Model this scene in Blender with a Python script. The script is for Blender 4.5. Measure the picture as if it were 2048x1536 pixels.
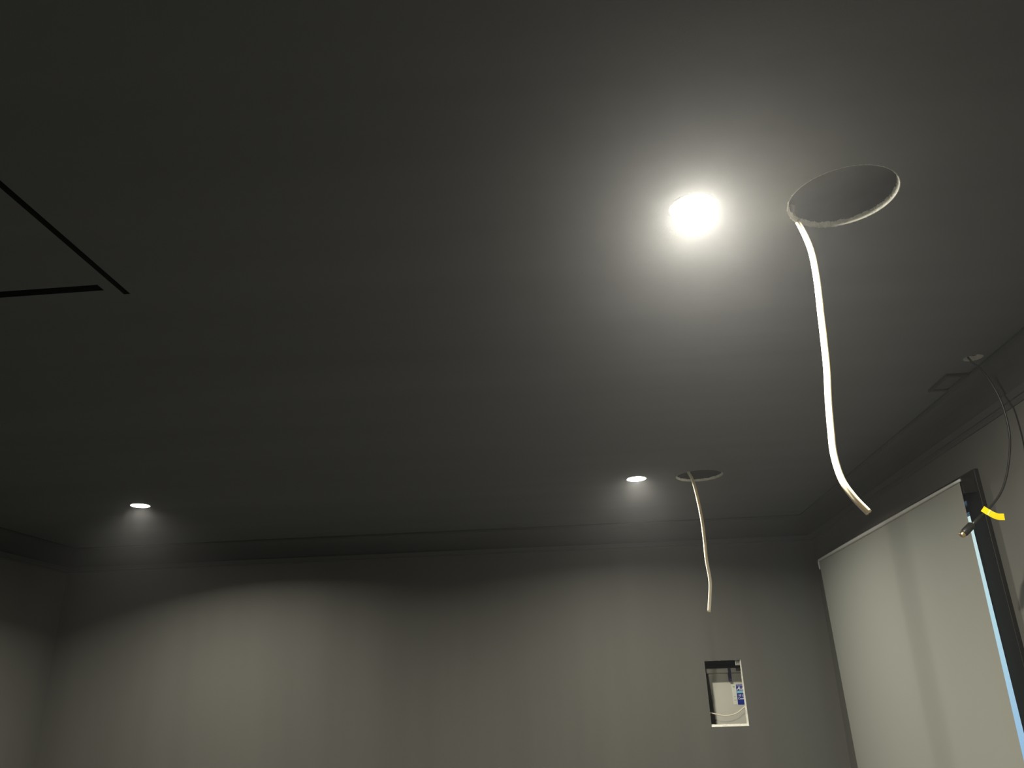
import bpy, bmesh, math, random
from mathutils import Vector, Matrix
from mathutils.geometry import delaunay_2d_cdt

for o in list(bpy.data.objects):
    bpy.data.objects.remove(o, do_unlink=True)
scene = bpy.context.scene
C = scene.collection
PI = math.pi
random.seed(7)

# ------------------------------------------------------------------ room measures (metres)
EYE = 1.5                      # camera height
CEIL = 2.5
XL, XR = -3.449, 1.471         # left and right walls
Y0, YB = -1.7, 5.086           # wall behind the camera, back wall

# ------------------------------------------------------------------ camera
pitch, yaw, roll, f_px = 0.37841432, -0.07787242, -0.0307113, 1560.75
fw = Vector((math.sin(yaw)*math.cos(pitch), math.cos(yaw)*math.cos(pitch), math.sin(pitch)))
r0 = Vector((math.cos(yaw), -math.sin(yaw), 0)); u0 = r0.cross(fw)
rt = math.cos(roll)*r0 + math.sin(roll)*u0
up = -math.sin(roll)*r0 + math.cos(roll)*u0
cam_d = bpy.data.cameras.new('camera'); cam = bpy.data.objects.new('camera', cam_d); C.objects.link(cam)
M = Matrix.Identity(4)
for i in range(3):
    M[i][0], M[i][1], M[i][2] = rt[i], up[i], -fw[i]
M[0][3], M[1][3], M[2][3] = 0, 0, EYE
cam.matrix_world = M
cam_d.sensor_fit = 'HORIZONTAL'; cam_d.sensor_width = 36
cam_d.lens = 36*f_px/2048
cam_d.clip_start = 0.02
scene.camera = cam

# ------------------------------------------------------------------ sky, exposure
w = bpy.data.worlds.new('sky'); scene.world = w; w.use_nodes = True
nt = w.node_tree; nt.nodes.clear()
wo = nt.nodes.new('ShaderNodeOutputWorld'); bg = nt.nodes.new('ShaderNodeBackground')
tc = nt.nodes.new('ShaderNodeTexCoord'); sp = nt.nodes.new('ShaderNodeSeparateXYZ')
cr = nt.nodes.new('ShaderNodeValToRGB')
mp = nt.nodes.new('ShaderNodeMapRange')
mp.inputs['From Min'].default_value = -0.15; mp.inputs['From Max'].default_value = 0.25
nt.links.new(tc.outputs['Generated'], sp.inputs[0]); nt.links.new(sp.outputs['Z'], mp.inputs['Value'])
nt.links.new(mp.outputs[0], cr.inputs[0]); nt.links.new(cr.outputs[0], bg.inputs[0]); nt.links.new(bg.outputs[0], wo.inputs[0])
e = cr.color_ramp.elements
e[0].position = 0.18; e[0].color = (0.36, 0.58, 0.88, 1)
e[1].position = 0.85; e[1].color = (0.84, 0.97, 0.93, 1)
m_ = e.new(0.52); m_.color = (0.58, 0.82, 0.95, 1)
bg.inputs[1].default_value = 1.0
scene.view_settings.view_transform = 'Standard'
scene.view_settings.look = 'None'
scene.view_settings.exposure = 0.0
scene.view_settings.gamma = 1.0
scene.view_settings.use_curve_mapping = False

LAMP_POWER = [76, 29, 29, 24]        # each downlight
LAMP_SPREAD = [163, 157, 145, 160]   # degrees, beam of each downlight
LAMP_COLOR = (1.0, 0.955, 0.80)
LENS_EMIT = 170.0
HAZE, HAZE_G = 0.0064, 0.82       # haze added to stand in for lamp glare: density per metre, forward scatter

# ------------------------------------------------------------------ materials
def mat(name, col, rough=0.6, spec=0.3, metal=0.0, noise=None, bump=None, **kw):
    m = bpy.data.materials.new(name); m.use_nodes = True
    n = m.node_tree.nodes; l = m.node_tree.links
    b = n['Principled BSDF']
    b.inputs['Base Color'].default_value = (*col, 1)
    b.inputs['Roughness'].default_value = rough
    b.inputs['Specular IOR Level'].default_value = spec
    b.inputs['Metallic'].default_value = metal
    if noise or bump:
        t = n.new('ShaderNodeTexCoord'); mpg = n.new('ShaderNodeMapping'); l.new(t.outputs['Object'], mpg.inputs[0])
        sc_ = (noise or bump)[0]
        mpg.inputs['Scale'].default_value = sc_
        nz = n.new('ShaderNodeTexNoise'); nz.inputs['Scale'].default_value = 1.0; nz.inputs['Detail'].default_value = 4
        l.new(mpg.outputs[0], nz.inputs['Vector'])
        if noise:
            r = n.new('ShaderNodeMapRange'); r.inputs['From Min'].default_value = .25; r.inputs['From Max'].default_value = .75
            r.inputs['To Min'].default_value = 1-noise[1]; r.inputs['To Max'].default_value = 1+noise[1]
            l.new(nz.outputs['Fac'], r.inputs['Value'])
            mx = n.new('ShaderNodeMix'); mx.data_type = 'RGBA'; mx.blend_type = 'MULTIPLY'; mx.inputs['Factor'].default_value = 1
            mx.inputs['A'].default_value = (*col, 1)
            l.new(r.outputs[0], mx.inputs['B']); l.new(mx.outputs['Result'], b.inputs['Base Color'])
        if bump:
            nb = n.new('ShaderNodeTexNoise'); nb.inputs['Scale'].default_value = bump[2]; nb.inputs['Detail'].default_value = 3
            l.new(t.outputs['Object'], nb.inputs['Vector'])
            bp = n.new('ShaderNodeBump'); bp.inputs['Strength'].default_value = bump[1]; bp.inputs['Distance'].default_value = .002
            l.new(nb.outputs['Fac'], bp.inputs['Height']); l.new(bp.outputs[0], b.inputs['Normal'])
    for k, v in kw.items():
        b.inputs[k.replace('_', ' ')].default_value = v
    return m

PAINT = (0.122, 0.122, 0.113)
m_wall = mat('charcoal_wall_paint', PAINT, .62, .25, noise=((5, 5, .35), .07), bump=((1, 1, 1), .12, 320))
m_ceil = mat('charcoal_ceiling_paint', (0.125, 0.129, 0.135), .7, .2, noise=((.35, 4.5, 1), .10), bump=((1, 1, 1), .1, 300))
m_corn = mat('charcoal_cornice_shaded', (0.068, 0.070, 0.071), .5, .3, noise=((3, 3, 3), .04))  # same paint as the walls, darkened: the cove's shade is put into the colour
m_gyps = mat('raw_plasterboard', (0.88, 0.865, 0.79), .9, .1, noise=((60, 60, 60), .18), bump=((1, 1, 1), .6, 180))
m_paper = mat('torn_paper_edge', (0.50, 0.49, 0.45), .9, .1, noise=((90, 90, 90), .2))
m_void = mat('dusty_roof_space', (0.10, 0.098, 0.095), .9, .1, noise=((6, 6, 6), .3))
m_floor = mat('concrete_floor', (0.13, 0.13, 0.126), .75, .25, noise=((3, 3, 3), .15), bump=((1, 1, 1), .3, 40))
m_black = mat('satin_black_frame', (0.010, 0.010, 0.011), .42, .4, noise=((20, 20, 20), .1))
m_slot = mat('matt_black_slot', (0.004, 0.004, 0.004), .7, .2, noise=((20, 20, 20), .2))
m_white = mat('white_trim', (0.80, 0.79, 0.75), .35, .45, noise=((30, 30, 30), .02))
m_cable = mat('cream_white_sheath', (0.84, 0.77, 0.62), .42, .4, noise=((30, 30, 6), .04), Subsurface_Weight=.5, Subsurface_Scale=.006, Subsurface_Radius=(1, .96, .88))
m_copper = mat('copper_strands', (0.80, 0.48, 0.26), .35, .5, 1.0, noise=((400, 400, 400), .2))
m_coax = mat('black_sheath', (0.016, 0.016, 0.016), .38, .5, noise=((40, 40, 40), .1))
m_yellow = mat('yellow_tape', (0.93, 0.72, 0.01), .45, .4, noise=((60, 60, 60), .08))
m_ytrans = mat('pale_yellow_band', (0.95, 0.86, 0.28), .4, .4, noise=((60, 60, 60), .05))
m_gold = mat('gold_contact', (0.95, 0.72, 0.38), .3, .5, 1.0, noise=((80, 80, 80), .05))
m_rail = mat('satin_grey_rail', (0.60, 0.60, 0.59), .38, .5, .1, noise=((2, 40, 40), .05))
m_tub = mat('milky_plastic', (0.68, 0.67, 0.60), .38, .4, noise=((4, 4, 4), .06))
m_navy = mat('navy_plastic', (0.02, 0.018, 0.10), .4, .4, noise=((30, 30, 30), .1))
m_lblw = mat('label_white', (0.86, 0.87, 0.80), .5, .3, noise=((40, 40, 40), .03))
m_lblb = mat('label_blue', (0.012, 0.035, 0.33), .45, .3, noise=((20, 20, 20), .08))
m_lblc = mat('label_cyan', (0.32, 0.68, 0.78), .45, .3, noise=((60, 20, 60), .1))
m_lbll = mat('label_lilac', (0.30, 0.27, 0.58), .45, .3, noise=((60, 20, 60), .1))
m_lblg = mat('label_green', (0.33, 0.52, 0.22), .5, .3, noise=((60, 20, 60), .1))
m_lblgr = mat('label_grey', (0.48, 0.46, 0.40), .5, .3, noise=((60, 20, 60), .1))
m_ink = mat('label_white_ink', (0.88, 0.88, 0.92), .5, .3, noise=((60, 60, 60), .02))
m_clip = mat('dull_zinc', (0.30, 0.30, 0.28), .5, .4, .3, noise=((60, 60, 60), .15))
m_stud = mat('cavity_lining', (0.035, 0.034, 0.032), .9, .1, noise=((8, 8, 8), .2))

def fabric():
    m = bpy.data.materials.new('blind_fabric'); m.use_nodes = True
    n = m.node_tree.nodes; l = m.node_tree.links; n.clear()
    o = n.new('ShaderNodeOutputMaterial'); a = n.new('ShaderNodeAddShader')
    d = n.new('ShaderNodeBsdfDiffuse'); t = n.new('ShaderNodeBsdfTranslucent')
    tcn = n.new('ShaderNodeTexCoord'); mpn = n.new('ShaderNodeMapping'); mpn.inputs['Scale'].default_value = (1, 900, 900)
    nz = n.new('ShaderNodeTexNoise'); nz.inputs['Scale'].default_value = 1
    l.new(tcn.outputs['Object'], mpn.inputs[0]); l.new(mpn.outputs[0], nz.inputs['Vector'])
    rp = n.new('ShaderNodeValToRGB'); rp.color_ramp.elements[0].color = (.245, .245, .225, 1); rp.color_ramp.elements[1].color = (.295, .293, .27, 1)
    l.new(nz.outputs['Fac'], rp.inputs[0]); l.new(rp.outputs[0], d.inputs[0])
    t.inputs[0].default_value = (.05, .045, .035, 1)
    l.new(d.outputs[0], a.inputs[0]); l.new(t.outputs[0], a.inputs[1]); l.new(a.outputs[0], o.inputs[0])
    return m
m_fab = fabric()

def glass():
    m = bpy.data.materials.new('window_glass'); m.use_nodes = True
    n = m.node_tree.nodes; l = m.node_tree.links; n.clear()
    o = n.new('ShaderNodeOutputMaterial'); mx = n.new('ShaderNodeMixShader')
    t = n.new('ShaderNodeBsdfTransparent'); g = n.new('ShaderNodeBsdfGlossy'); 
    mx.inputs[0].default_value = .06; g.inputs['Roughness'].default_value = .02; t.inputs[0].default_value = (.93, .97, .96, 1)
    l.new(t.outputs[0], mx.inputs[1]); l.new(g.outputs[0], mx.inputs[2]); l.new(mx.outputs[0], o.inputs[0])
    return m
m_glass = glass()

def emit(name, col, s):
    m = bpy.data.materials.new(name); m.use_nodes = True
    n = m.node_tree.nodes; n.clear(); l = m.node_tree.links
    o = n.new('ShaderNodeOutputMaterial'); em = n.new('ShaderNodeEmission')
    em.inputs[0].default_value = (*col, 1); em.inputs[1].default_value = s
    l.new(em.outputs[0], o.inputs[0]); return m
m_lens = emit('lit_lens', LAMP_COLOR, LENS_EMIT)

# ------------------------------------------------------------------ helpers
def obj(name, bm, m, parent=None, smooth=False):
    me = bpy.data.meshes.new(name)
    bmesh.ops.recalc_face_normals(bm, faces=bm.faces[:])
    bm.to_mesh(me); bm.free()
    for mm in (m if isinstance(m, (list, tuple)) else [m]): me.materials.append(mm)
    if smooth:
        for p in me.polygons: p.use_smooth = True
    o = bpy.data.objects.new(name, me); C.objects.link(o)
    if parent is not None:
        o.parent = parent
        o.matrix_parent_inverse = Matrix.Translation(parent.location).inverted() if parent.type == 'EMPTY' else Matrix.Identity(4)
    return o
def thing(name, label, cat, loc=(0, 0, 0), group=None):
    o = bpy.data.objects.new(name, None); o.empty_display_size = .05; C.objects.link(o); o.location = loc
    o['label'] = label; o['category'] = cat
    if group: o['group'] = group
    return o
def tag(o, label, cat, group=None):
    o['label'] = label; o['category'] = cat
    if group: o['group'] = group
    return o
def struct(o, label=None):
    o['kind'] = 'structure'
    if label: o['label'] = label
    return o
def add_box(bm, x0, x1, y0, y1, z0, z1, bev=0):
    r = bmesh.ops.create_cube(bm, size=1)
    vs = r['verts']
    for v in vs:
        v.co = Vector(((x0+x1)/2+v.co.x*(x1-x0), (y0+y1)/2+v.co.y*(y1-y0), (z0+z1)/2+v.co.z*(z1-z0)))
    if bev:
        es = list({e for v in vs for e in v.link_edges})
        bmesh.ops.bevel(bm, geom=es, offset=bev, segments=2, affect='EDGES', profile=.5)
def box(*a, **k):
    bm = bmesh.new(); add_box(bm, *a, **k); return bm
def quads(bm, pts):
    bm.faces.new([bm.verts.new(p) for p in pts])
def smooth_path(pts, n=8):
    """Catmull-Rom through the points."""
    P = [Vector(p) for p in pts]; P = [P[0]*2-P[1]] + P + [P[-1]*2-P[-2]]
    out = []
    for i in range(1, len(P)-2):
        a, b, c, d = P[i-1:i+3]
        for k in range(n):
            t = k/n
            out.append(.5*((2*b)+(-a+c)*t+(2*a-5*b+4*c-d)*t*t+(-a+3*b-3*c+d)*t**3))
    out.append(P[-2]); return out
def tube(path, prof, ref=Vector((0, 1, 0)), twist=0.0, cap=True, scale=None):
    """Sweep a closed 2-D profile along a path."""
    bm = bmesh.new(); rings = []
    n = len(path)
    for i, p in enumerate(path):
        t = (path[min(i+1, n-1)]-path[max(i-1, 0)]).normalized()
        a = (ref - t*ref.dot(t)).normalized(); b = t.cross(a)
        ang = twist*i/(n-1); s = scale(i/(n-1)) if scale else 1
        ca, sa = math.cos(ang), math.sin(ang)
        rings.append([bm.verts.new(p+a*((u*ca-v*sa)*s)+b*((u*sa+v*ca)*s)) for u, v in prof])
    m = len(prof)
    for i in range(n-1):
        for j in range(m):
            bm.faces.new((rings[i][j], rings[i][(j+1) % m], rings[i+1][(j+1) % m], rings[i+1][j]))
    if cap:
        bm.faces.new(rings[0]); bm.faces.new(rings[-1])
    return bm
def circ(r, n=12):
    return [(r*math.cos(2*PI*k/n), r*math.sin(2*PI*k/n)) for k in range(n)]
def twin(r, n=10):
    """figure-of-eight outline of a twin-core speaker cable"""
    d = r*.80; out = []
    for k in range(n):
        a = -PI*.70+1.40*PI*k/(n-1); out.append((d+r*math.cos(a), r*math.sin(a)))
    for k in range(n):
        a = PI*.30+1.40*PI*k/(n-1); out.append((-d+r*math.cos(a), r*math.sin(a)))
    return out
def lathe(prof, cx, cy, n=48):
    bm = bmesh.new(); rings = []
    for r, z in prof:
        rings.append([bm.verts.new((cx+r*math.cos(2*PI*k/n), cy+r*math.sin(2*PI*k/n), z)) for k in range(n)])
    for i in range(len(prof)-1):
        for j in range(n):
            bm.faces.new((rings[i][j], rings[i][(j+1) % n], rings[i+1][(j+1) % n], rings[i+1][j]))
    return bm
def disc(cx, cy, r, z, n=48, sag=0):
    bm = bmesh.new(); c = bm.verts.new((cx, cy, z-sag)); prev = None
    R = [[bm.verts.new((cx+r*q*math.cos(2*PI*k/n), cy+r*q*math.sin(2*PI*k/n), z-sag*(1-q*q))) for k in range(n)] for q in (.5, 1)]
    for k in range(n):
        bm.faces.new((c, R[0][k], R[0][(k+1) % n]))
        bm.faces.new((R[0][k], R[1][k], R[1][(k+1) % n], R[0][(k+1) % n]))
    return bm
def plate(outer, holes, to3):
    """flat sheet with holes; outer/holes are 2-D loops, to3 maps (u,v) to a point"""
    vs, es = [], []
    for loop in [outer]+holes:
        k0 = len(vs); vs += [Vector(p) for p in loop]
        es += [(k0+i, k0+(i+1) % len(loop)) for i in range(len(loop))]
    ov, oe, of, *_ = delaunay_2d_cdt(vs, es, [], 0, 1e-6)
    def inside(p, loop):
        c = False; j = len(loop)-1
        for i in range(len(loop)):
            a, b = loop[i], loop[j]
            if (a[1] > p[1]) != (b[1] > p[1]) and p[0] < (b[0]-a[0])*(p[1]-a[1])/(b[1]-a[1])+a[0]: c = not c
            j = i
        return c
    bm = bmesh.new(); V = [bm.verts.new(to3(*v)) for v in ov]
    for f in of:
        c = sum((ov[i] for i in f), Vector((0, 0)))/len(f)
        if inside(c, outer) and not any(inside(c, h) for h in holes): bm.faces.new([V[i] for i in f])
    return bm
def ring2(cx, cy, r, n=64, jit=0):
    return [(cx+(r+random.uniform(-jit, jit))*math.cos(2*PI*k/n), cy+(r+random.uniform(-jit, jit))*math.sin(2*PI*k/n)) for k in range(n)]
def rect2(a0, a1, b0, b1):
    return [(a0, b0), (a1, b0), (a1, b1), (a0, b1)]
def text_bm(body, size, font_shear=0, bold=0, sx=1):
    cu = bpy.data.curves.new('lettering', 'FONT'); cu.body = body; cu.size = size; cu.shear = font_shear; cu.offset = bold; cu.resolution_u = 3
    o = bpy.data.objects.new('lettering', cu); C.objects.link(o)
    dg = bpy.context.evaluated_depsgraph_get(); dg.update()
    me = bpy.data.meshes.new_from_object(o.evaluated_get(dg))
    bm = bmesh.new(); bm.from_mesh(me); bpy.data.objects.remove(o, do_unlink=True)
    return bm

# ------------------------------------------------------------------ layout on the ceiling
BIG = [(.628, 1.515, .116), (.630, 3.910, .116)]               # speaker cut-outs
SMALL = (1.350, 2.520, .029)                                     # cable hole by the right wall
LAMPS = [(.300, 1.508), (.314, 3.905), (-2.330, 3.945), (.300, -.900)]
LAMP_R = .050
SLOT_A = (-1.143, -1.1255, .72, 1.713)                           # x0 x1 y0 y1 runs away from the camera
SLOT_B = (-2.02, -1.181, 1.656, 1.686)                           # runs across

# ceiling ---------------------------------------------------------
N_RIM = 96
hole_loops = [ring2(x, y, r, N_RIM) for x, y, r in BIG] + [ring2(*SMALL, 32)] + [ring2(x, y, LAMP_R, 48) for x, y in LAMPS]
hole_loops += [rect2(*SLOT_A), rect2(*SLOT_B)]
ceiling = struct(obj('ceiling', plate(rect2(XL-.05, XR+.05, Y0-.05, YB+.05), hole_loops, lambda u, v: (u, v, CEIL)), m_ceil))
def rim(cx, cy, r, n, thick, ragged, name_label):
    """raw plasterboard edge of a hole: clean at the paint, ragged at the top"""
    bm = bmesh.new(); A, B, D = [], [], []
    hh = 0
    for k in range(n):
        a = 2*PI*k/n; c, s = math.cos(a), math.sin(a)
        hh = .55*hh+random.uniform(-1, 1)*ragged
        A.append(bm.verts.new((cx+r*c, cy+r*s, CEIL)))
        r2 = r-.0006-random.uniform(0, .0012)
        B.append(bm.verts.new((cx+r2*c, cy+r2*s, CEIL+.0035)))
        r3 = r-.0042+random.uniform(-.0013, .0013)
        D.append(bm.verts.new((cx+r3*c, cy+r3*s, CEIL+thick+hh)))
    for k in range(n):
        j = (k+1) % n
        bm.faces.new((A[k], A[j], B[j], B[k])); bm.faces.new((B[k], B[j], D[j], D[k]))
    o = obj('cut_edge', bm, m_gyps, ceiling); o['label'] = name_label
    # thin torn paper lip left around the cut on the painted face
    bm = bmesh.new(); A, B = [], []
    for k in range(n):
        a = 2*PI*k/n; c, s = math.cos(a), math.sin(a)
        A.append(bm.verts.new((cx+r*c, cy+r*s, CEIL-.0006)))
        q = r+.0009+max(0, random.gauss(.0002, .0008))
        B.append(bm.verts.new((cx+q*c, cy+q*s, CEIL-.0004)))
    for k in range(n):
        j = (k+1) % n; bm.faces.new((A[k], A[j], B[j], B[k]))
    o = obj('paper_lip', bm, m_paper, ceiling)
rim(*BIG[0], N_RIM*3, .0115, .0014, 'ragged pale plasterboard edge of the near speaker hole')
rim(*BIG[1], N_RIM*3, .0115, .0014, 'ragged pale plasterboard edge of the far speaker hole')
rim(*SMALL, 48, .016, .0010, 'pale plasterboard edge of the small cable hole')
# dark space above the ceiling sheet
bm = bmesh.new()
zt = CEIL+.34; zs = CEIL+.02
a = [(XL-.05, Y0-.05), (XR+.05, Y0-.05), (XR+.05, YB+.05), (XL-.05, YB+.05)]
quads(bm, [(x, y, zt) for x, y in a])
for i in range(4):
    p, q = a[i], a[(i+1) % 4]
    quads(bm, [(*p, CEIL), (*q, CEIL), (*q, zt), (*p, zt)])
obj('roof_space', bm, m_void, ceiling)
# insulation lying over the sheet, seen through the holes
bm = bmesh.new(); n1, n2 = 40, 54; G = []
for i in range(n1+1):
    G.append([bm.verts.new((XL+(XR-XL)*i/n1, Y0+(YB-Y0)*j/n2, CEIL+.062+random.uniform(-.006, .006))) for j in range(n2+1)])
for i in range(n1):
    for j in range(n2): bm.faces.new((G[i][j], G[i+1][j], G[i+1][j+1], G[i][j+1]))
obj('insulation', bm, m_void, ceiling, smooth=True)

# floor and walls ---------------------------------------------------
struct(obj('floor', box(XL-.05, XR+.05, Y0-.05, YB+.05, -.06, 0), m_floor))
CUT = (.717, .933, EYE-.211, EYE+.155)                           # hole in the back wall: x0 x1 z0 z1
wall_back = struct(obj('wall_back', plate(rect2(XL-.05, XR+.05, 0, CEIL), [rect2(CUT[0], CUT[1], CUT[2], CUT[3])], lambda u, v: (u, YB, v)), m_wall))
bm = bmesh.new()
T = .013; x0, x1, z0, z1 = CUT
# outline on the painted face and the smaller outline on the rough back face (the saw leaned to the right and down)
OUT = [(x0, z0), (x1, z0), (x1, z1), (x0, z1)]
INN = [(x0+.0015, z0+.0125), (x1-.0095, z0+.0125), (x1-.0050, z1-.001), (x0+.001, z1-.001)]
for k in range(4):
    A, B, A2, B2 = OUT[k], OUT[(k+1) % 4], INN[k], INN[(k+1) % 4]
    n = 14; jb = [0]+[random.uniform(-.0006, .0006) for _ in range(n-1)]+[0]
    mixp = lambda P, Q, t: (P[0]+(Q[0]-P[0])*t, P[1]+(Q[1]-P[1])*t)
    for m_i in range(n):
        p, q = mixp(A, B, m_i/n), mixp(A, B, (m_i+1)/n)
        p2, q2 = mixp(A2, B2, m_i/n), mixp(A2, B2, (m_i+1)/n)
        quads(bm, [(p[0], YB, p[1]), (q[0], YB, q[1]), (q2[0]+jb[m_i+1], YB+T, q2[1]+jb[m_i+1]), (p2[0]+jb[m_i], YB+T, p2[1]+jb[m_i])])
bmesh.ops.remove_doubles(bm, verts=bm.verts[:], dist=1e-5)
o = obj('cut_edge', bm, m_gyps, wall_back); o['label'] = 'pale plasterboard edge of the rectangular opening'
# lining of the cavity behind the opening
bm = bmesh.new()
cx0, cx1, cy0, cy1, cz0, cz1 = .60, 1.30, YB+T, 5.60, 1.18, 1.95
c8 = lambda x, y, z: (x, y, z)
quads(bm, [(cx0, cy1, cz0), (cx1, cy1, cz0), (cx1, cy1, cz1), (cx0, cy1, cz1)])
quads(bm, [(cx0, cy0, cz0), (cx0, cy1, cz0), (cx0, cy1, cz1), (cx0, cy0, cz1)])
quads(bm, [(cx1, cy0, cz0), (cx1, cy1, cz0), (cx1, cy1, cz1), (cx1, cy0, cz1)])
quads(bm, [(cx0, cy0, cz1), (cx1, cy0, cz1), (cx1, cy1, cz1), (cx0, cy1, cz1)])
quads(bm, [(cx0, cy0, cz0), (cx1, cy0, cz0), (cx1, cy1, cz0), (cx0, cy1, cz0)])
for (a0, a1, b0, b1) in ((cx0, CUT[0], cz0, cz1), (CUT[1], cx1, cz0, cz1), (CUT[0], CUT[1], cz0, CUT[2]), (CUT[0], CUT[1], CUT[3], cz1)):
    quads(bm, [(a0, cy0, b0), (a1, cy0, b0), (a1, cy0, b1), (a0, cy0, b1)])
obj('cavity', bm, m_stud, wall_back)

struct(obj('wall_left', plate(rect2(Y0-.05, YB+.05, 0, CEIL), [], lambda u, v: (XL, u, v)), m_wall))
struct(obj('wall_front', plate(rect2(XL-.05, XR+.05, 0, CEIL), [], lambda u, v: (u, Y0, v)), m_wall))
WY0, WY1, WZ0, WZ1 = 3.017, 4.770, EYE-.75, EYE+.625               # window opening in the right wall
wall_right = struct(obj('wall_right', plate(rect2(Y0-.05, YB+.05, 0, CEIL), [rect2(WY0, WY1, WZ0, WZ1)], lambda u, v: (XR, u, v)), m_wall))

# cornices ------------------------------------------------------------
prof = [(.074, 0), (.074, .007)]
for k in range(1, 12):                                             # hollow cove curve
    a = k/12*PI/2
    prof.append((.074-.054*math.sin(a)**1.0, .007+.111*(1-math.cos(a))))
prof += [(.020, .118), (.0265, .1195), (.0275, .1225), (.0185, .1415), (.012, .1430), (.0105, .147), (.0105, .150), (.004, .158), (0, .158)]
def cornice(name, p, q, ip, iq, inward):
    """p,q wall corners; ip/iq: direction along the wall that mitres each end; inward: into the room"""
    bm = bmesh.new(); R = []
    for o_, d_ in prof:
        a = Vector((*p, CEIL-d_))+Vector((*inward, 0))*o_+Vector((*ip, 0))*o_
        b = Vector((*q, CEIL-d_))+Vector((*inward, 0))*o_+Vector((*iq, 0))*o_
        R.append((bm.verts.new(a), bm.verts.new(b)))
    for i in range(len(R)-1): bm.faces.new((R[i][0], R[i][1], R[i+1][1], R[i+1][0]))
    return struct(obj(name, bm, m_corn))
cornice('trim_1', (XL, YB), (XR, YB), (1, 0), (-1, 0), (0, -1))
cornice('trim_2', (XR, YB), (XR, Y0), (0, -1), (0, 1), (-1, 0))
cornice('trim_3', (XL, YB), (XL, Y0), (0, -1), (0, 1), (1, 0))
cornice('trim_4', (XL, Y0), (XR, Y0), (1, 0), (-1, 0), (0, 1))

# window ----------------------------------------------------------------
win = bpy.data.objects.new('window_1', None); C.objects.link(win); win.location = (XR, (WY0+WY1)/2, WZ0); struct(win, 'black framed sliding window behind the grey roller blind')
AR = .109; AT = .016; AH = .094                                                # black architrave
obj('architrave', box(XR-AT, XR+.002, WY0-AR, WY0, WZ0-AR, WZ1+AH, bev=.002), m_black, win)
obj('architrave', box(XR-AT, XR+.002, WY1, WY1+.105, WZ0-AR, WZ1+AH, bev=.002), m_black, win)
obj('architrave', box(XR-AT, XR+.002, WY0, WY1, WZ1, WZ1+AH, bev=.002), m_black, win)
obj('window_sill', box(XR-AT-.02, XR+.10, WY0, WY1, WZ0-.03, WZ0, bev=.002), m_black, win)
# reveal lining and frame, sash profiles
for a in ((XR, XR+.11, WY0-.02, WY0, WZ0, WZ1), (XR, XR+.11, WY1, WY1+.02, WZ0, WZ1), (XR, XR+.11, WY0-.02, WY1+.02, WZ1, WZ1+.02)):
    obj('reveal', box(*a), m_black, win)
GX = XR+.060
for a in ((WY0, WY0+.018, WZ0, WZ1), (WY1-.045, WY1, WZ0, WZ1), (WY0+.018, WY1-.045, WZ1-.018, WZ1), (WY0+.018, WY1-.045, WZ0, WZ0+.05)):
    obj('frame', box(GX-.015, GX+.025, *a), m_black, win)
MUL = 3.70
obj('mullion', box(GX-.035, GX+.02, MUL-.045, MUL+.045, WZ0+.05, WZ1-.018), m_black, win)
obj('pane', box(GX, GX+.004, WY0+.018, MUL-.045, WZ0+.05, WZ1-.018), m_glass, win)
obj('pane', box(GX, GX+.004, MUL+.045, WY1-.045, WZ0+.05, WZ1-.018), m_glass, win)

# roller blind ------------------------------------------------------------
BX = 1.400
blind = thing('roller_blind', 'pale grey roller blind pulled down over the window on the right wall', 'blind', (BX, 3.84, EYE+.678))
bm = bmesh.new(); ny, nz_ = 60, 24; G = []
for j in range(nz_+1):
    t = j/nz_; z = EYE+.672-t*1.36
    ya = 2.918+.042*t; yb = 4.778-.060*t
    row = []
    for i in range(ny+1):
        s = i/ny; y = ya+(yb-ya)*s
        row.append((BX+.0007*math.sin(s*9.5+.6)*min(1, t*3)+.004*(s**10)*t, y, z))
    G.append(row)
F = [[bm.verts.new(p) for p in r] for r in G]
for j in range(nz_):
    for i in range(ny):
        bm.faces.new((F[j][i], F[j][i+1], F[j+1][i+1], F[j+1][i]))
obj('fabric', bm, m_fab, blind, smooth=True)
pts = [(BX-.002, 2.906+(4.765-2.906)*k/40, EYE+.678) for k in range(41)]
for k in range(1, 9):
    a = k/8*PI/2; pts.append((BX-.002, 4.765+.020*math.sin(a), EYE+.658+.020*math.cos(a)))
pts.append((BX-.002, 4.784, EYE+.628))
def rail_scale(t): return .62+.55*math.sin(PI*min(1, max(0, t/.97)))**.8 if t < .97 else .5
obj('top_rail', tube([Vector(p) for p in pts], circ(.0080, 12), ref=Vector((1, 0, 0)), scale=rail_scale), m_rail, blind, smooth=True)
obj('roller', tube([Vector((BX+.028, 2.93, EYE+.660)), Vector((BX+.028, 4.74, EYE+.660))], circ(.020, 20), ref=Vector((1, 0, 0))), m_black, blind, smooth=True)
for y in (2.925, 4.745):
    obj('bracket', box(BX+.008, XR-AT, y-.004, y+.004, EYE+.635, EYE+.690, bev=.001), m_black, blind)
obj('bottom_bar', box(BX-.008, BX+.008, 2.955, 4.715, EYE-.705, EYE-.68, bev=.003), m_rail, blind)

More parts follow.
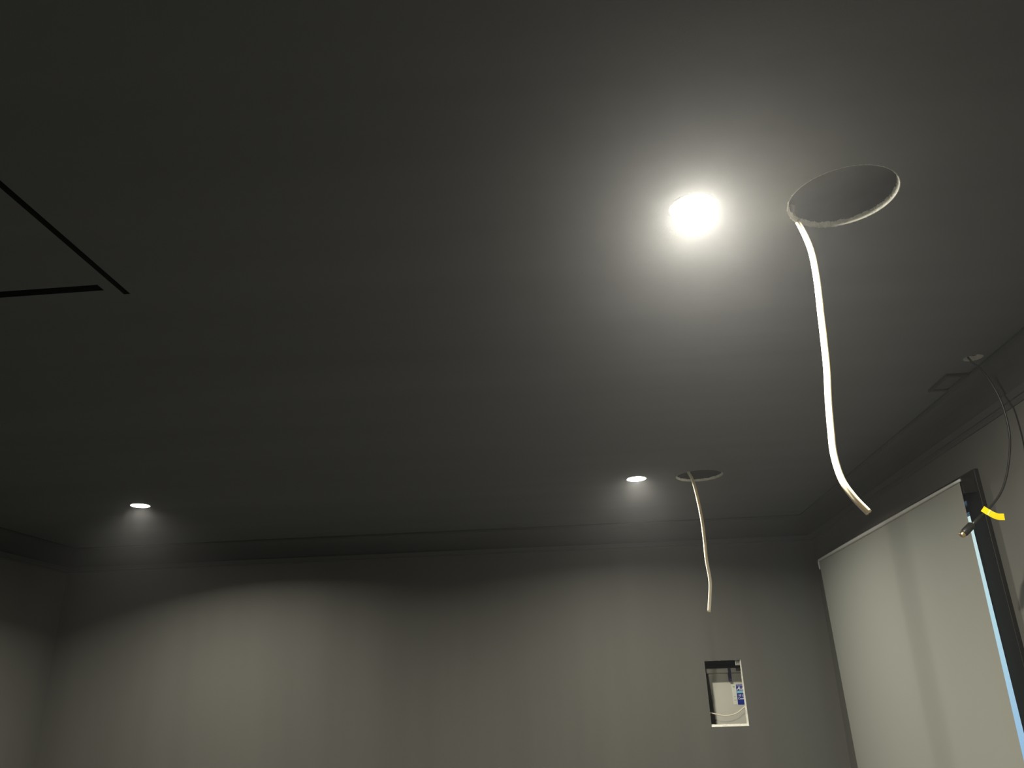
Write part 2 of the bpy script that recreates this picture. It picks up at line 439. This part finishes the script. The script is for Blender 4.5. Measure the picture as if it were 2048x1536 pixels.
# downlights ---------------------------------------------------------------
DL = ['round lit downlight nearest the camera, beside the large speaker hole',
      'small lit downlight close to the far speaker hole, near the back wall',
      'lit downlight alone at the left end of the ceiling near the back wall',
      'lit downlight behind the camera above the viewer']
TILT = [(11, 1), (0, 0), (6, 4), (0, 0)]
for i, (x, y) in enumerate(LAMPS):
    t = thing('downlight', DL[i], 'downlight', (x, y, CEIL), 'recessed downlights')
    z = CEIL
    obj('trim_ring', lathe([(.0535, z), (.0535, z-.0012), (.0520, z-.0024), (.0485, z-.0028), (.0475, z-.0022), (.0458, z+.001), (.0445, z+.006)], x, y, 64), m_white, t, smooth=True)
    obj('housing', lathe([(.0497, z+.0005), (.0497, z+.040), (.030, z+.046), (.002, z+.046)], x, y, 32), m_black, t, smooth=True)
    lens = obj('lens', disc(x, y, .0448, z+.005, 48, .005), m_lens, t, smooth=True)
    ld = bpy.data.lights.new('lamp', 'AREA'); ld.shape = 'DISK'; ld.size = .080 if TILT[i] == (0, 0) else .066; ld.energy = LAMP_POWER[i]; ld.color = LAMP_COLOR
    ld.spread = math.radians(LAMP_SPREAD[i])
    lo = bpy.data.objects.new('lamp', ld); C.objects.link(lo); lo.parent = t; lo.location = (0, 0, -.001 if TILT[i] == (0, 0) else -.004)
    lo.rotation_euler = (math.radians(TILT[i][1]), math.radians(-TILT[i][0]), 0)

# slot diffusers on the left --------------------------------------------------
def slot(label, x0, x1, y0, y1, along):
    t = thing('slot_diffuser', label, 'air vent', ((x0+x1)/2, (y0+y1)/2, CEIL))
    bm = bmesh.new(); zt = CEIL+.045
    for p, q in (((x0, y0), (x1, y0)), ((x1, y0), (x1, y1)), ((x1, y1), (x0, y1)), ((x0, y1), (x0, y0))):
        quads(bm, [(*p, CEIL), (*q, CEIL), (*q, zt), (*p, zt)])
    quads(bm, [(x0, y0, zt), (x1, y0, zt), (x1, y1, zt), (x0, y1, zt)])
    obj('throat', bm, m_slot, t)
    w = .0015
    if along == 'y':
        obj('blade', box((x0+x1)/2-w, (x0+x1)/2+w, y0+.004, y1-.004, CEIL+.016, CEIL+.04), m_slot, t)
    else:
        obj('blade', box(x0+.004, x1-.004, (y0+y1)/2-w, (y0+y1)/2+w, CEIL+.016, CEIL+.04), m_slot, t)
    return t
slot('long narrow black slot vent running away from the camera on the left of the ceiling', *SLOT_A, 'y')
slot('narrow black slot vent running across the ceiling at the left picture edge', *SLOT_B, 'x')

# small dark plate by the right cornice ------------------------------------------
t = thing('ceiling_plate', 'small dark square plate on the ceiling beside the right cornice', 'plate', (1.352, 2.735, CEIL))
px0, px1, py0, py1 = 1.318, 1.392, 2.655, 2.812
m_plate = mat('dark_plate', (0.085, 0.084, 0.085), .5, .3, noise=((30, 30, 30), .1))
bm = bmesh.new()
for a in ((px0, px0+.010, py0, py1), (px1-.010, px1, py0, py1), (px0+.010, px1-.010, py0, py0+.014), (px0+.010, px1-.010, py1-.014, py1)):
    add_box(bm, *a, CEIL-.010, CEIL)
obj('rim', bm, mat('dark_plate_rim', (0.045, 0.045, 0.045), .5, .3, noise=((30, 30, 30), .1)), t)
obj('panel', box(px0+.010, px1-.010, py0+.014, py1-.014, CEIL-.005, CEIL), m_plate, t)

# speaker cables -----------------------------------------------------------------
def speaker_cable(label, pts, r, twist):
    path = smooth_path(pts, 8)
    t = thing('speaker_cable', label, 'cable', tuple(pts[0]), 'white speaker cables')
    obj('sheath', tube(path, twin(r), ref=Vector((1, .3, 0)), twist=twist), m_cable, t, smooth=True)
    e = path[-1]; d = (path[-1]-path[-3]).normalized()
    a = (Vector((1, .3, 0))-d*d.dot(Vector((1, .3, 0)))).normalized(); b = d.cross(a)
    ax = a*math.cos(twist)+b*math.sin(twist)
    for s in (-1, 1):
        p = e+ax*(s*r*.8)
        obj('conductor', tube([p-d*.002, p+d*.0015], circ(r*.42, 8), ref=ax), m_copper, t)
    return t
Z = EYE
speaker_cable('long white twin speaker cable hanging from the large near ceiling hole, end curling right',
    [(.575, 1.660, Z+1.12), (.556, 1.630, Z+1.06), (.5475, 1.612, Z+1.025), (.556, 1.602, Z+.992), (.5692, 1.6, Z+.9232), (.5694, 1.6, Z+.8453), (.5643, 1.6, Z+.7702), (.5593, 1.6, Z+.6975), (.5535, 1.6, Z+.627),
     (.5448, 1.6, Z+.5589), (.5383, 1.6, Z+.4925), (.5349, 1.6, Z+.4386), (.5414, 1.6, Z+.3855), (.5582, 1.6, Z+.3485), (.5813, 1.6, Z+.3158)], .0040, 1.1)
speaker_cable('shorter white twin speaker cable hanging from the far ceiling hole',
    [(0.545, 3.84, Z+1.075), (0.556, 3.826, Z+1.035), (0.5651, 3.82, Z+0.9962), (0.5821, 3.82, Z+0.952), (0.5954, 3.82, Z+0.8562), (0.6032, 3.82, Z+0.7574), (0.6037, 3.82, Z+0.6609), (0.6019, 3.82, Z+0.5663), (0.6071, 3.82, Z+0.4731), (0.5988, 3.82, Z+0.4049), (0.5851, 3.82, Z+0.3288)], .0042, .5)

# black lead with yellow tag ---------------------------------------------------------
t = thing('black_lead', 'thin black cable with a yellow tag hanging from the small ceiling hole', 'cable', (1.34, 2.52, CEIL))
path = smooth_path([(1.31, 2.52, Z+1.08), (1.325, 2.52, Z+1.025), (1.3443, 2.52, Z+.9836), (1.3655, 2.52, Z+.9587), (1.3878, 2.52, Z+.9002), (1.4007, 2.52, Z+.838), (1.4021, 2.52, Z+.7691), (1.3949, 2.52, Z+.7104),
    (1.3753, 2.52, Z+.6451), (1.3486, 2.52, Z+.5815), (1.3189, 2.52, Z+.5349), (1.2774, 2.52, Z+.4942), (1.2450, 2.52, Z+.470)], 8)
obj('sheath', tube(path, circ(.0034, 10)), m_coax, t, smooth=True)
a, b = Vector((1.250, 2.52, Z+.474)), Vector((1.1835, 2.52, Z+.4205)); d = (b-a)
obj('boot', tube([a, a+d*.30, a+d*.34, a+d*.60], circ(.0052, 14)), m_coax, t, smooth=True)
pl = obj('plug', tube([a+d*.50, a+d*.54, a+d*.96, a+d*1.0], circ(.0118, 16), scale=lambda q: .72 if q < .1 else (1 if q < .9 else .85)), m_coax, t, smooth=True)
obj('contact', tube([a+d*.98, a+d*1.0, a+d*1.10, a+d*1.12], circ(.0090, 16), scale=lambda q: 1 if q < .8 else .8), m_gold, pl, smooth=True)['label'] = 'gold plug contact'
# yellow tape flag folded round the lead
bm = bmesh.new(); tp = smooth_path([(1.255, 2.514, Z+.4935), (1.270, 2.512, Z+.480), (1.290, 2.511, Z+.467), (1.3115, 2.511, Z+.4645)], 6)
th = .0006
L = []
for i, p in enumerate(tp):
    q = tp[min(i+1, len(tp)-1)]-tp[max(i-1, 0)]; n = Vector((q.z, 0, -q.x)).normalized()*-1
    h = .0100
    L.append([bm.verts.new(p+n*h+Vector((0, -th, 0))), bm.verts.new(p-n*h+Vector((0, -th, 0))), bm.verts.new(p-n*h+Vector((0, th, 0))), bm.verts.new(p+n*h+Vector((0, th, 0)))])
for i in range(len(L)-1):
    for j in range(4): bm.faces.new((L[i][j], L[i][(j+1) % 4], L[i+1][(j+1) % 4], L[i+1][j]))
bm.faces.new(L[0]); bm.faces.new(L[-1])
tg = obj('tape_flag', bm, m_yellow, t); tg['label'] = 'yellow tape flag'
mid = tp[6]; q = (tp[8]-tp[5]).normalized(); n = Vector((-q.z, 0, q.x))
bm = bmesh.new(); v = []
for s, h in ((-.0020, -.0100), (.0020, -.0100), (.0020, .0100), (-.0020, .0100)):
    v.append(mid+q*s+n*h)
add = [bm.verts.new(p+Vector((0, -.0014, 0))) for p in v]; add2 = [bm.verts.new(p+Vector((0, -.0002, 0))) for p in v]
bm.faces.new(add); bm.faces.new(add2)
for j in range(4): bm.faces.new((add[j], add[(j+1) % 4], add2[(j+1) % 4], add2[j]))
obj('fold', bm, m_ytrans, tg)

# storage tub seen through the wall opening ----------------------------------------------
S = 5.26/5.22; SX = 5.26/5.22
def tz(z): return EYE+z*S
tub = thing('storage_tub', 'milky plastic storage tub with blue label inside the wall opening', 'tub', (.95, 5.33, cz0))
bm = bmesh.new()
tp_, bt = tz(.092), cz0
X0, X1, YF, YK = .748*SX, 1.150, 5.256, 5.55
ring = lambda x0, x1, y0, y1, z: [bm.verts.new(p) for p in ((x0, y0, z), (x1, y0, z), (x1, y1, z), (x0, y1, z))]
a = ring(X0, X1, YF, YK, tp_); b = ring(X0+.025, X1-.025, YF+.022, YK-.022, bt)
bm.faces.new(a); bm.faces.new(b)
for j in range(4): bm.faces.new((a[j], a[(j+1) % 4], b[(j+1) % 4], b[j]))
bmesh.ops.bevel(bm, geom=bm.edges[:], offset=.008, segments=2, affect='EDGES', profile=.5)
obj('body', bm, m_tub, tub)
obj('lid', box(.738*SX, 1.162, 5.236, 5.57, tz(.084), tz(.113), bev=.006), m_tub, tub)
def front(z): return YF+.022*(tp_-z)/(tp_-bt)
obj('latch', box(.868*SX, .885*SX, 5.230, 5.262, tz(.040), tz(.116), bev=.003), m_navy, tub)['label'] = 'navy blue latch'
# label: sloping with the front panel, built flat in (u, v) and tipped back
LZ0, LZ1 = tz(-.098), tz(.020)
slope = math.atan2(.022, tp_-bt)
LM = Matrix.Translation((.882*SX, front(LZ1)-.0012, LZ1)) @ Matrix.Rotation(PI/2-slope*-1, 4, 'X')
# local u to the right, v up (origin at the label's top left), w towards the viewer
def lab(x0, x1, v0, v1, h=.0006):
    bm = bmesh.new(); add_box(bm, x0, x1, v0, v1, 0, h); bm.transform(LM); return bm
lb = obj('label_sticker', lab(0, .026, -.118, 0, .0007), m_lblw, tub); lb['label'] = 'white and blue printed label'
obj('label_band', lab(.0275, .100, -.118, -.004), m_lblb, lb)
obj('label_stripe', lab(.029, .098, -.014, -.007, .0009), m_lbll, lb)
obj('label_stripe', lab(.029, .100, -.052, -.0385, .0009), m_lblc, lb)
obj('label_mark', lab(.007, .019, -.019, -.012, .0010), m_lblg, lb)
obj('label_mark', lab(.007, .021, -.093, -.090, .0010), m_lblgr, lb)
obj('label_mark', lab(.008, .019, -.073, -.070, .0010), m_lblgr, lb)
def words(body, size, u, v, shear=0, bold=.0004, sx=1):
    bm = text_bm(body, size, shear, bold)
    bm.transform(LM @ Matrix.Translation((u, v, .0011)) @ Matrix.Diagonal((sx, 1, 1, 1)))
    o = obj('lettering', bm, m_ink, lb); return o
words('Aus', .030, .029, -.035, .35, .0008, 1.0)
words('10 Litre', .0175, .034, -.0715, 0, .0005)
words('Container', .0160, .0315, -.0885, 0, .0005)

# white wire sagging across the opening
wp = smooth_path([(.655, 5.185, tz(-.095)), (.700, 5.160, tz(-.125)), (.7253, 5.150, tz(-.1343)), (.755, 5.150, tz(-.1420)), (.785, 5.150, tz(-.1500)), (.8113, 5.150, tz(-.1531)), (.850, 5.150, tz(-.1500)), (.8866, 5.150, tz(-.1386)), (.915, 5.150, tz(-.120)), (.9415, 5.150, tz(-.1015)), (.985, 5.158, tz(-.062))], 6)
t = thing('white_wire', 'thin white wire sagging across the front of the storage tub in the opening', 'wire', tuple(wp[0]))
obj('sheath', tube(wp, circ(.0036, 10)), m_cable, t, smooth=True)
# small zinc clip at the top right corner of the opening
t = thing('metal_clip', 'small dull grey clip at the top right corner of the wall opening', 'clip', (.921, 5.11, CUT[3]))
bm = bmesh.new(); add_box(bm, .905, .931, 5.108, 5.110, CUT[3]-.030, CUT[3]+.012); add_box(bm, .905, .931, 5.099, 5.108, CUT[3]+.010, CUT[3]+.012)
obj('plate', bm, m_clip, t)
obj('folded_edge', box(.903, .905, 5.100, 5.110, CUT[3]-.030, CUT[3]+.012), m_white, t)

# thin haze volume added to imitate lens glare around the lamps -------------------------------------------------------------
hm = bpy.data.materials.new('glare_haze'); hm.use_nodes = True
n = hm.node_tree.nodes; n.clear(); l = hm.node_tree.links
o_ = n.new('ShaderNodeOutputMaterial'); vs = n.new('ShaderNodeVolumeScatter')
vs.inputs['Color'].default_value = (.94, .95, 1.0, 1); vs.inputs['Density'].default_value = HAZE; vs.inputs['Anisotropy'].default_value = HAZE_G
l.new(vs.outputs[0], o_.inputs['Volume'])
hz = obj('glare_haze', box(XL-.01, XR+.01, Y0-.01, YB+.01, -.01, CEIL+.01), hm)
hz['kind'] = 'stuff'; hz['label'] = 'thin haze added through the room to imitate lens glare around the lamps'
